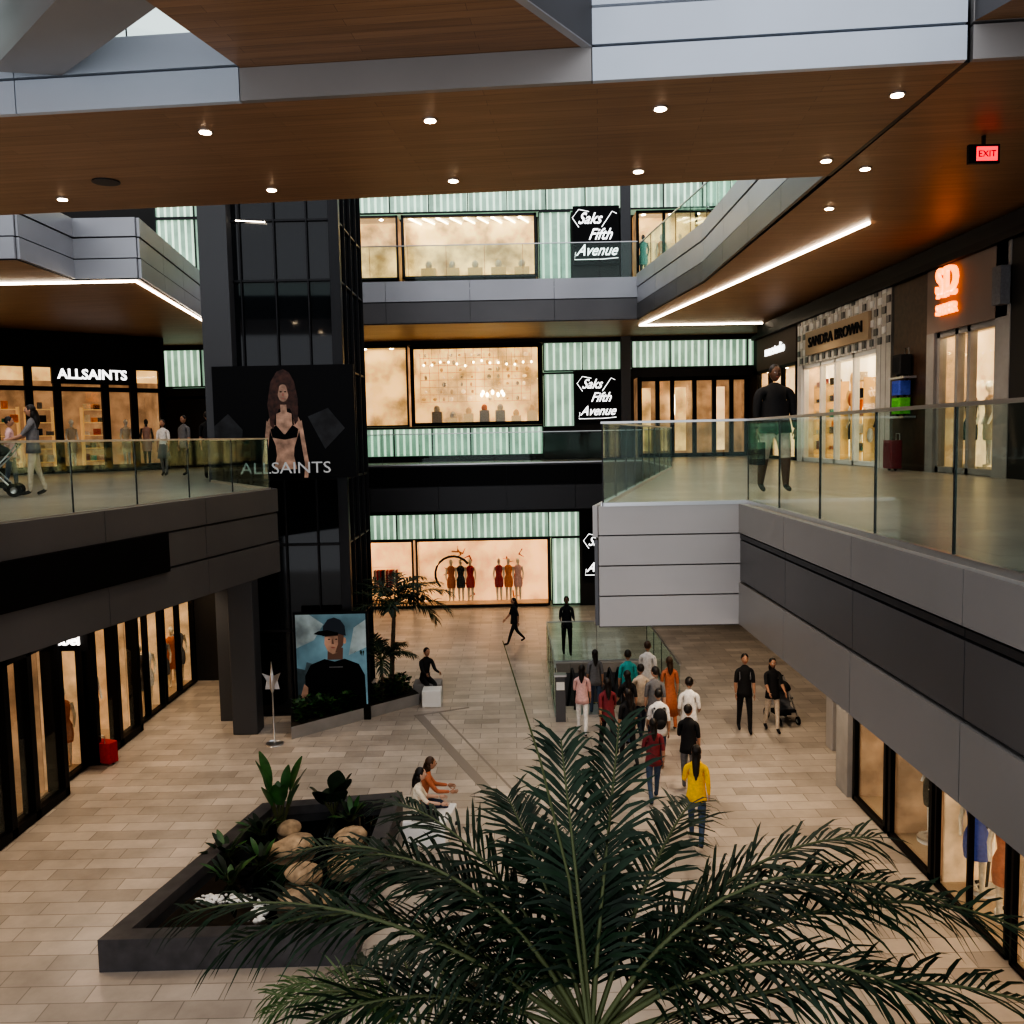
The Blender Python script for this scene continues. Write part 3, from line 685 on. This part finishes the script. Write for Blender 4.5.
# ------------------------------------------------------------ hedge planter
w=MB(); hp=[(-5.3,20.7),(-2.55,23.3),(-3.0,24.3),(-4.0,23.6),(-4.05,22.05),(-5.6,21.9)]
w.prism(hp,0,.3,CONC,SOIL)
for i in range(2200):
    t=R.random(); s=R.uniform(.06,.9); a=Vector((-5.25,20.8)).lerp(Vector((-2.7,23.3)),t); b=Vector((-5.4,21.75)).lerp(Vector((-3.15,24.05)),t)
    if t>.3 and t<.75: b=Vector((-4.2+ (t-.3)*.6,21.95+ (t-.3)*2))
    p=a.lerp(b,s); h=R.uniform(.02,.42); an=R.uniform(0,6.28); l=R.uniform(.08,.16)
    q=Vector((p.x,p.y,.3+h)); d=Vector((math.cos(an),math.sin(an),R.uniform(-.2,.8)))*l; sd=Vector((-math.sin(an),math.cos(an),0))*l*.4
    w.add([q,q+d*.5+sd,q+d,q+d*.5-sd],[(0,1,2,3)],R.choice([LEAFB,LEAFD,LEAFL]))
w.obj('hedge_planter')

# ------------------------------------------------------------ palms
def frond(mb,base,az,el,L,bend,ll,m,n=46,rr=None,curl=0,wid=.015,t0=.2):
    rr=rr or R
    p=Vector(base); pts=[p.copy()]; dirs=[]
    N=14; e=el; a=az
    for i in range(N):
        d=Vector((math.cos(e)*math.cos(a),math.cos(e)*math.sin(a),math.sin(e)))
        dirs.append(d); p=p+d*(L/N); pts.append(p.copy()); e-=bend/N*(.3+1.4*i/N); a+=curl/N
    dirs.append(dirs[-1])
    mb.tube(pts,[.016*(1-.85*i/N)+.002 for i in range(N+1)],STEM,5)
    for i in range(n):
        t=t0+(1-t0)*i/(n-1); q=t*N; k=min(int(q),N-1); c=pts[k].lerp(pts[k+1],q-k); d=dirs[k].lerp(dirs[k+1],q-k).normalized()
        sd=d.cross(Vector((0,0,1)))
        if sd.length<.25: sd=Vector((math.sin(az),-math.cos(az),0))
        sd.normalize(); up=sd.cross(d)
        prof=(math.sin(math.pi*(.14+.74*t)))**.6
        for sg in(-1,1):
            if rr.random()<.07: continue
            l=ll*prof*rr.uniform(.72,1.15); fw=.55+.7*t+rr.uniform(-.28,.28)
            dd=(sd*sg*1.0+d*fw+up*rr.uniform(-.2,.45)).normalized()
            drp=rr.uniform(.3,1.3)
            w2=wid*(.7+.5*prof)
            wv=dd.cross(up).normalized()*w2 if dd.cross(up).length>.01 else d*w2
            a0=c; a1=c+dd*l*.4; a2=c+dd*l*.75+Vector((0,0,-drp*l*.16)); a3=c+dd*l+Vector((0,0,-drp*l*.42))
            mb.add([a0-wv*.5,a0+wv*.5,a1-wv,a1+wv,a2-wv*.7,a2+wv*.7,a3],[(0,1,3,2),(2,3,5,4),(4,5,6)],m)
def palm(name,base,crown,fronds,trunk_r,ll,m,n=46,spear=None,wid=.015):
    w=MB(); b=Vector(base); c=Vector(crown)
    N=16; pts=[b.lerp(c,i/N) for i in range(N+1)]; rad=[trunk_r*(1-.35*i/N)*(1.08 if i%2 else .97) for i in range(N+1)]
    w.tube(pts,rad,TRUNK,12)
    w.tube([c-Vector((0,0,.25)),c,c+Vector((0,0,.12))],[trunk_r*.75,trunk_r*.6,trunk_r*.25],STEM,10)
    for (az,el,L,bend) in fronds: 
        mm=m if not isinstance(m,list) else R.choice(m)
        frond(w,c+Vector((0,0,.05)),math.radians(az+R.uniform(-4,4)),math.radians(el),L*R.uniform(.94,1.06),math.radians(bend),ll,mm,n,curl=R.uniform(-.45,.45),wid=wid)
    if spear: w.tube([c]+[Vector(p) for p in spear],[.014,.009,.006,.002],STEM,5)
    w.obj(name)
fr=[(118,84,1.62,38),(62,79,1.62,42),(135,70,1.35,60),(40,62,1.55,75),
    (22,50,2.0,60),(8,50,2.35,95),(0,40,2.6,90),(-12,44,2.3,110),(32,30,1.7,60),
    (150,62,1.7,65),(163,55,2.0,85),(178,46,2.1,80),(190,34,2.1,85),(140,40,1.7,60),
    (-35,32,1.9,80),(212,28,1.8,70),(80,50,1.4,70),(-4,60,2.2,125),(172,64,2.0,115),(-22,30,2.5,70),(196,45,2.2,70),(100,60,1.3,70)]
palm('palm_tree',(.42,4.6,0),(.36,4.5,3.76),fr,.12,.44,LEAFD,52,[(.26,4.5,4.7),(.12,4.5,5.34),(-.06,4.5,5.97)],wid=.0095)
fr2=[(i*33+R.uniform(-8,8),R.uniform(15,60),R.uniform(.9,1.3),R.uniform(60,95)) for i in range(12)]
palm('areca_palm',(-.75,6.2,0),(-.72,6.1,2.65),fr2,.07,.36,[LEAFL,LEAFL,LEAFD],36,wid=.010)
fr3=[(i*31+R.uniform(-8,8),R.uniform(10,65),R.uniform(1.2,1.7),R.uniform(60,100)) for i in range(17)]
palm('palm_tree',(-3.3,23.35,.2),(-3.15,23.4,2.6),fr3,.07,.42,LEAFD,30,wid=.018)
fr4=[(i*47,R.uniform(20,65),R.uniform(.8,1.1),R.uniform(60,100)) for i in range(11)]
palm('palm_tree',(-3.45,23.0,.2),(-3.45,22.8,1.3),fr4,.05,.35,LEAFD,22,wid=.018)

# bird sculpture
w=MB(); bx,by=-5.62,20.4
w.tube([(bx,by,0),(bx,by,.04)],.2,STEEL,16); w.tube([(bx,by,.04),(bx,by,1.25)],.02,STEEL,8)
w.ell((bx,by,1.45),(.06,.06,.25),STEEL,None,10,8); w.tube([(bx,by,1.65),(bx,by,1.95)],[.035,.008],STEEL,8)
for sx in(-1,1):
    w.add([(bx,by,1.6),(bx+sx*.22,by-.05,1.70),(bx+sx*.13,by,1.5),(bx+sx*.17,by,1.3),(bx,by,1.3)],[(0,1,2,3,4)],STEEL)
w.obj('bird_sculpture')

# benches
w=MB(); w.prism([(-2.0,15.0),(-1.25,14.85),(-1.1,15.75),(-1.85,15.9)],0,.44,WHT); w.obj('bench_block',.02)
w=MB(); w.box(-2.45,-1.95,23.0,23.5,0,.44,WHT); w.obj('bench_block',.02)
w=MB(); w.box(-2.75,-2.0,23.65,24.25,0,.44,CONC); w.obj('bench_block',.02)

# ------------------------------------------------------------ people
def person(name,loc,head,h=1.7,top=C['black'],bot=C['denim'],skin=SK1,hair=HAIR,shoe=C['black'],legs=((8,5),(-8,8)),arms=((5,6,15),(-5,6,15)),
           lean=0,sit=None,sleeve=False,shorts=False,skirt=None,longhair=0,pack=None,turn=0,heavy=1.0,bag=None):
    k=h/1.75; J=[];E=[];Rd=[]
    def V(x,y,z,r,pr):
        J.append(Vector((x,y,z)));Rd.append(r); 
        if pr is not None: E.append((pr,len(J)-1))
        return len(J)-1
    ln=math.radians(lean)
    def tor(z,x=0,y=0):
        return (x, y*math.cos(ln)+z*math.sin(ln), .95+z*math.cos(ln)-y*math.sin(ln))
    hv=heavy
    pel=V(0,0,.95,(.135*hv,.105*hv),None)
    sp=V(*tor(.18),(.118*hv,.092*hv),pel); ch=V(*tor(.38),(.15*hv,.105*hv),sp); nb=V(*tor(.52),(.075,.065),ch); nt=V(*tor(.62,y=.01),(.05,.05),nb)
    kinds={(pel,sp):'top',(sp,ch):'top',(ch,nb):'top',(nb,nt):'neck'}
    hands=[]
    for i,sx in enumerate((-1,1)):
        s_,o_,e_=[math.radians(a) for a in arms[i]]
        sh=V(*tor(.475,x=sx*.165*hv),(.062*hv,.06*hv),nb)
        S=J[sh]
        d1=Vector((sx*math.sin(o_),math.sin(s_)*math.cos(o_),-math.cos(s_)*math.cos(o_)))
        el=V(*(S+d1*.28),(.045*hv,.045*hv),sh); d2=Vector((sx*math.sin(o_)*.2,math.sin(s_+e_),-math.cos(s_+e_))).normalized()
        wr=V(*(J[el]+d2*.25),(.028,.026),el)
        kinds[(nb,sh)]='top';kinds[(sh,el)]='uarm';kinds[(el,wr)]='farm'; hands.append((J[wr].copy(),d2,sx))
    for i,sx in enumerate((-1,1)):
        a,b=[math.radians(x) for x in legs[i]]
        hp=V(sx*.09*hv,0,.90,(.095*hv,.095*hv),pel); kn=Vector((sx*.10*hv,.43*math.sin(a),.90-.43*math.cos(a)))
        k1=V(*kn,(.062*hv,.062*hv),hp); an=kn+Vector((0,.40*math.sin(a-b),-.40*math.cos(a-b))); a1=V(*an,(.042,.045),k1)
        ft=max(-.3,min(.3,(a-b)))
        toe=an+Vector((0,.17*math.cos(ft),-.045+.10*math.sin(ft))); t1=V(*toe,(.036,.03),a1)
        kinds[(pel,hp)]='bot';kinds[(hp,k1)]='thigh';kinds[(k1,a1)]='shank';kinds[(a1,t1)]='shoe'
    low=min(v.z for v in J)-.032
    me=bpy.data.meshes.new('tmp'); me.from_pydata([tuple(v) for v in J],E,[]); o=bpy.data.objects.new('tmp',me); sc.collection.objects.link(o)
    md=o.modifiers.new('s','SKIN'); md.use_smooth_shade=True
    for i,r in enumerate(Rd):
        me.skin_vertices[0].data[i].radius=r; me.skin_vertices[0].data[i].use_root=(i==0)
    sb=o.modifiers.new('u','SUBSURF'); sb.levels=1; sb.render_levels=1
    bpy.context.view_layer.update()
    e=o.evaluated_get(bpy.context.evaluated_depsgraph_get()); m2=e.to_mesh()
    mm={'top':top,'neck':skin,'uarm':top,'farm':top if sleeve else skin,'bot':bot,'thigh':bot,'shank':skin if shorts else bot,'shoe':shoe}
    def near(p):
        best=9;bk='top'
        for (a,b),kd in kinds.items():
            A_,B_=J[a],J[b]; ab=B_-A_; t=max(0,min(1,(p-A_).dot(ab)/ab.length_squared)); d=(p-A_-ab*t).length
            if kd in('top',): d-=.05
            if d<best: best=d;bk=kd
        return bk
    mb=MB()
    off=-low*k
    if sit is not None: off=sit+.11*hv*k-.95*k
    base=T(loc[0],loc[1],loc[2]+off)@Rz(math.radians(head-90))@Matrix.Scale(k,4)
    vs=[v.co.copy() for v in m2.vertices]; fs=[tuple(p.vertices) for p in m2.polygons]
    ms=[mm[near(sum((vs[i] for i in f_),Vector())/len(f_))] for f_ in fs]
    mb.add(vs,fs,ms,True,base); e.to_mesh_clear(); bpy.data.objects.remove(o)
    HM=base@T(*tor(.74,y=.02))@Rz(math.radians(turn))
    def hf(p):
        q=p.copy()
        if p.z<0: q.x*=1-.28*(-p.z)**1.5; q.y*=1-.12*(-p.z)
        return q
    mb.ell((0,0,0),(.077,.096,.118),skin,HM,14,10,hf)
    mb.ell((0,.098,-.015),(.012,.018,.02),skin,HM,6,5); mb.ell((0,.088,-.055),(.025,.008,.008),LIP,HM,6,4)
    for sx in(-1,1):
        mb.ell((sx*.03,.084,.008),(.013,.008,.008),EYEW,HM,6,4); mb.ell((sx*.03,.091,.008),(.006,.004,.006),HAIR,HM,6,4)
        mb.ell((sx*.078,-.005,-.005),(.01,.02,.03),skin,HM,6,5); mb.ell((sx*.03,.088,.028),(.018,.006,.004),hair,HM,6,4)
    mb.ell((0,-.018,.03),(.086,.096,.105),hair,HM,12,8)
    if longhair:
        mb.ell((0,-.055,-.06),(.082,.06,.11),hair,HM,10,7)
        mb.tube([(0,-.07,0),(0,-.1,-.12),(0,-.12,-.12-longhair*.5),(0,-.11,-.12-longhair)],[.06,.07,.055,.015],hair,9,M=HM)
    for p,d,sx in hands:
        u=Vector((sx,0,0)); u=(u-d*u.dot(d)).normalized(); v=d.cross(u)
        c=p+d*.05
        rot=Matrix((( v.x,u.x,d.x,c.x),(v.y,u.y,d.y,c.y),(v.z,u.z,d.z,c.z),(0,0,0,1)))
        mb.ell((0,0,0),(.04,.016,.052),skin,base@rot,8,6)
        for q,l in ((-.028,.06),(-.010,.075),(.010,.07),(.027,.055)):
            mb.tube([(q,0,.035),(q,-.006,.035+l*.5),(q,-.022,.035+l)],[.009,.008,.006],skin,5,M=base@rot)
        mb.tube([(-.03,0,-.015),(-.055,-.01,.015),(-.058,-.02,.045)],[.011,.009,.007],skin,5,M=base@rot)
    if skirt:
        mb.lathe([(1.02,.135),(.9,.165),(.75,.19),(.95-skirt,.22),(.955-skirt,.20)],bot,base,12,.8)
    elif sit is None:
        mb.lathe([(1.30,.155*hv),(1.15,.15*hv),(1.06,.15*hv),(.95,.168*hv),(.84,.18*hv),(.845,.155*hv)],top,base,14,.78)
    if pack:
        PM=base@Matrix.Translation(tor(.28,y=-.17))
        mb.ell((0,0,0),(.15,.10,.23),pack,PM,10,8); mb.ell((0,-.07,-.07),(.11,.06,.1),pack,PM,8,6)
        for sx in(-1,1): mb.tube([(sx*.1,.05,.2),(sx*.11,.2,.2),(sx*.12,.28,.05),(sx*.11,.1,-.15)],.018,pack,5,M=PM)
    if bag:
        p,d,sx=hands[1]; BM=base@T(*(p+d*.09))
        mb.tube([(0,-.1,-.12),(0,-.06,.0),(0,.06,.0),(0,.1,-.12)],.007,bag,5,M=BM); mb.prism([(-.06,-.16),(.06,-.16),(.06,.16),(-.06,.16)],-.42,-.1,bag,M=BM)
    return mb.obj(name)
walk=((22,8),(-18,25)); walka=((-18,6,15),(20,6,25)); w2=((-14,20),(18,6)); w2a=((16,6,30),(-14,6,20)); w3=((12,4),(-10,14)); bend=((15,6,70),(5,6,20))
P=person
P('woman_standing',(1.55,20.6,0),80,1.62,C['pink'],C['white'],SK1,longhair=.2,legs=w3,arms=bend)
P('woman_walking',(2.02,19.4,0),100,1.68,C['maroon'],C['black'],SK1,longhair=.25,legs=walk,arms=walka)
P('man_standing',(2.72,21.3,0),90,1.78,C['teal'],C['grey'],SK1,legs=w3)
P('man_standing',(3.3,22.0,0),70,1.80,C['white'],C['beige'],SK1,HAIRB,arms=bend)
P('woman_standing',(3.65,20.9,0),95,1.68,C['rust'],C['rust'],SK1,HAIRB,skirt=.6,longhair=.2)
P('woman_walking',(2.55,20.1,0),105,1.64,C['black'],C['denim'],SK1,longhair=.3,legs=w2,arms=w2a)
P('man_walking',(2.95,18.2,0),90,1.74,C['white'],C['denim'],SK1,pack=C['black'],legs=w2,arms=w2a)
P('man_walking',(3.72,18.9,0),80,1.8,C['white'],C['navy'],SK1,shorts=True,arms=((-5,8,60),(5,8,60)),legs=walk)
P('man_standing',(3.35,17.1,0),75,1.7,C['black'],C['grey'],SK1,legs=w3,arms=bend,turn=-30)
P('woman_standing',(2.35,18.5,0),115,1.64,C['black'],C['black'],SK1,longhair=.2,legs=w3)
P('man_standing',(3.1,19.6,0),88,1.78,C['grey'],C['navy'],SK2,turn=40)
P('woman_standing',(2.0,22.1,0),92,1.6,C['grey'],C['denim'],SK1,longhair=.2)
P('woman_walking',(2.6,16.7,0),92,1.6,C['maroon'],C['denim'],SK1,longhair=.2,legs=w2,arms=w2a)
P('man_walking',(2.9,21.0-.6,0),100,1.7,C['beige'],C['navy'],SK1,legs=w2,arms=bend)
P('woman_walking',(3.05,14.9,0),75,1.72,C['yellow'],C['denim'],SK1,longhair=.4,legs=walk,arms=((20,10,50),(-15,8,40)),sleeve=True)
P('man_walking',(5.35,20.6,0),265,1.80,C['black'],C['black'],SK1,legs=((12,6),(-10,12)),pack=C['grey'])
P('woman_walking',(6.0,20.6,0),272,1.70,C['black'],C['beige'],SK1,longhair=.2,legs=((10,6),(-12,14)),arms=((30,5,30),(30,5,30)))
P('woman_walking',(.0,30.1,0),200,1.6,C['black'],C['black'],SK1,longhair=.25,legs=((24,5),(-22,24)),arms=((-18,6,20),(20,6,25)))
P('man_standing',(1.68,28.4,0),270,1.82,C['black'],C['black'],SK3,arms=((10,8,80),(10,8,80)),sleeve=True)
P('woman_standing',(-7.75,24.2,0),250,1.65,C['beige'],C['beige'],SK1,HAIRB,longhair=.2)
P('woman_sitting',(-1.72,15.6,0),10,1.66,C['rust'],C['navy'],SK1,HAIRB,legs=((82,80),(88,70)),arms=((35,5,45),(35,5,50)),sit=.45,lean=14,longhair=.15,sleeve=True)
P('woman_sitting',(-1.80,15.1,0),5,1.64,C['cream'],C['black'],SK2,HAIR,legs=((86,62),(84,80)),arms=((30,5,55),(38,5,45)),sit=.45,lean=10,longhair=.2)
P('man_sitting',(-2.45,23.95,0),300,1.75,C['black'],C['black'],SK1,legs=((84,70),(80,85)),arms=((35,5,50),(38,5,45)),sit=.45,lean=12,sleeve=True)
P('man_standing',(4.12,14.1,F2),275,1.9,C['black'],C['beige'],SK3,shorts=True,heavy=1.42,arms=((2,8,8),(2,8,10)),sleeve=True,bag=C['black'])
P('woman_standing',(-9.2,17.4,F2),200,1.68,C['grey'],C['beige'],SK1,longhair=.25,arms=((35,8,35),(35,8,35)))
P('man_standing',(-10.2,18.4,F2),20,1.5,C['pink'],C['navy'],SK1)
P('woman_standing',(-10.3,26.8,F2),270,1.6,C['white'],C['grey'],SK1,longhair=.2,skirt=.4)
P('man_standing',(-9.6,26.6,F2),250,1.7,C['grey'],C['black'],SK1)
P('man_standing',(-7.9,23.6,F2),100,1.7,C['black'],C['black'],SK1)
def stroller(loc,head):
    w=MB(); M=T(*loc)@Rz(math.radians(head-90))
    for sx in(-.24,.24):
        w.tube([(sx,-.45,1.0),(sx,-.25,.75),(sx,.3,.18)],.016,STEEL,6,M=M); w.tube([(sx,.05,.6),(sx,-.35,.14)],.016,STEEL,6,M=M)
        for y,r in((-.36,.13),(.32,.1)):
            w.tube([(sx-.02,y,r),(sx+.02,y,r)],r,C['black'],14,M=M); w.tube([(sx-.025,y,r),(sx+.025,y,r)],r*.5,STEEL,10,M=M)
    w.tube([(-.24,-.45,1.0),(.24,-.45,1.0)],.022,C['black'],8,M=M)
    w.add([(-.2,.3,.35),(.2,.3,.35),(.2,.02,.38),(-.2,.02,.38),(.2,-.2,.85),(-.2,-.2,.85)],[(0,1,2,3),(3,2,4,5)],C['grey'],M=M)
    w.prism([(-.2,-.05),(.2,-.05),(.2,.3),(-.2,.3)],.30,.36,C['black'],M=M)
    def hood(p): return Vector((p.x,p.y,max(p.z,-.1)))
    w.ell((0,-.08,.8),(.22,.26,.2),C['black'],M,12,8,hood)
    w.box(-.18,.18,-.25,.1,.18,.28,C['black'],M); w.obj('baby_stroller')
stroller((6.45,21.3,0),280); stroller((-9.85,17.15,F2),200)

# ------------------------------------------------------------ world & camera
wd=bpy.data.worlds.new('sky'); sc.world=wd; wd.use_nodes=True
bg=wd.node_tree.nodes['Background']; bg.inputs[0].default_value=(.93,.95,1.0,1); bg.inputs[1].default_value=1.05
cd=bpy.data.cameras.new('camera'); cam=bpy.data.objects.new('camera',cd); sc.collection.objects.link(cam); sc.camera=cam
cd.sensor_width=36; cd.lens=900/1024*36; cd.clip_start=.05; cd.clip_end=200
pt=math.atan(75/900); a=.02
fwd=Vector((0,math.cos(pt),-math.sin(pt))); up0=Vector((0,math.sin(pt),math.cos(pt))); rt0=Vector((1,0,0))
rt=rt0*math.cos(a)-up0*math.sin(a); up=up0*math.cos(a)+rt0*math.sin(a)
cam.matrix_world=Matrix(((rt.x,up.x,-fwd.x,0),(rt.y,up.y,-fwd.y,0),(rt.z,up.z,-fwd.z,CZ),(0,0,0,1)))
sc.view_settings.view_transform='AgX'
try: sc.view_settings.look='AgX - High Contrast'
except Exception as ex: print(ex)
sc.view_settings.exposure=.3
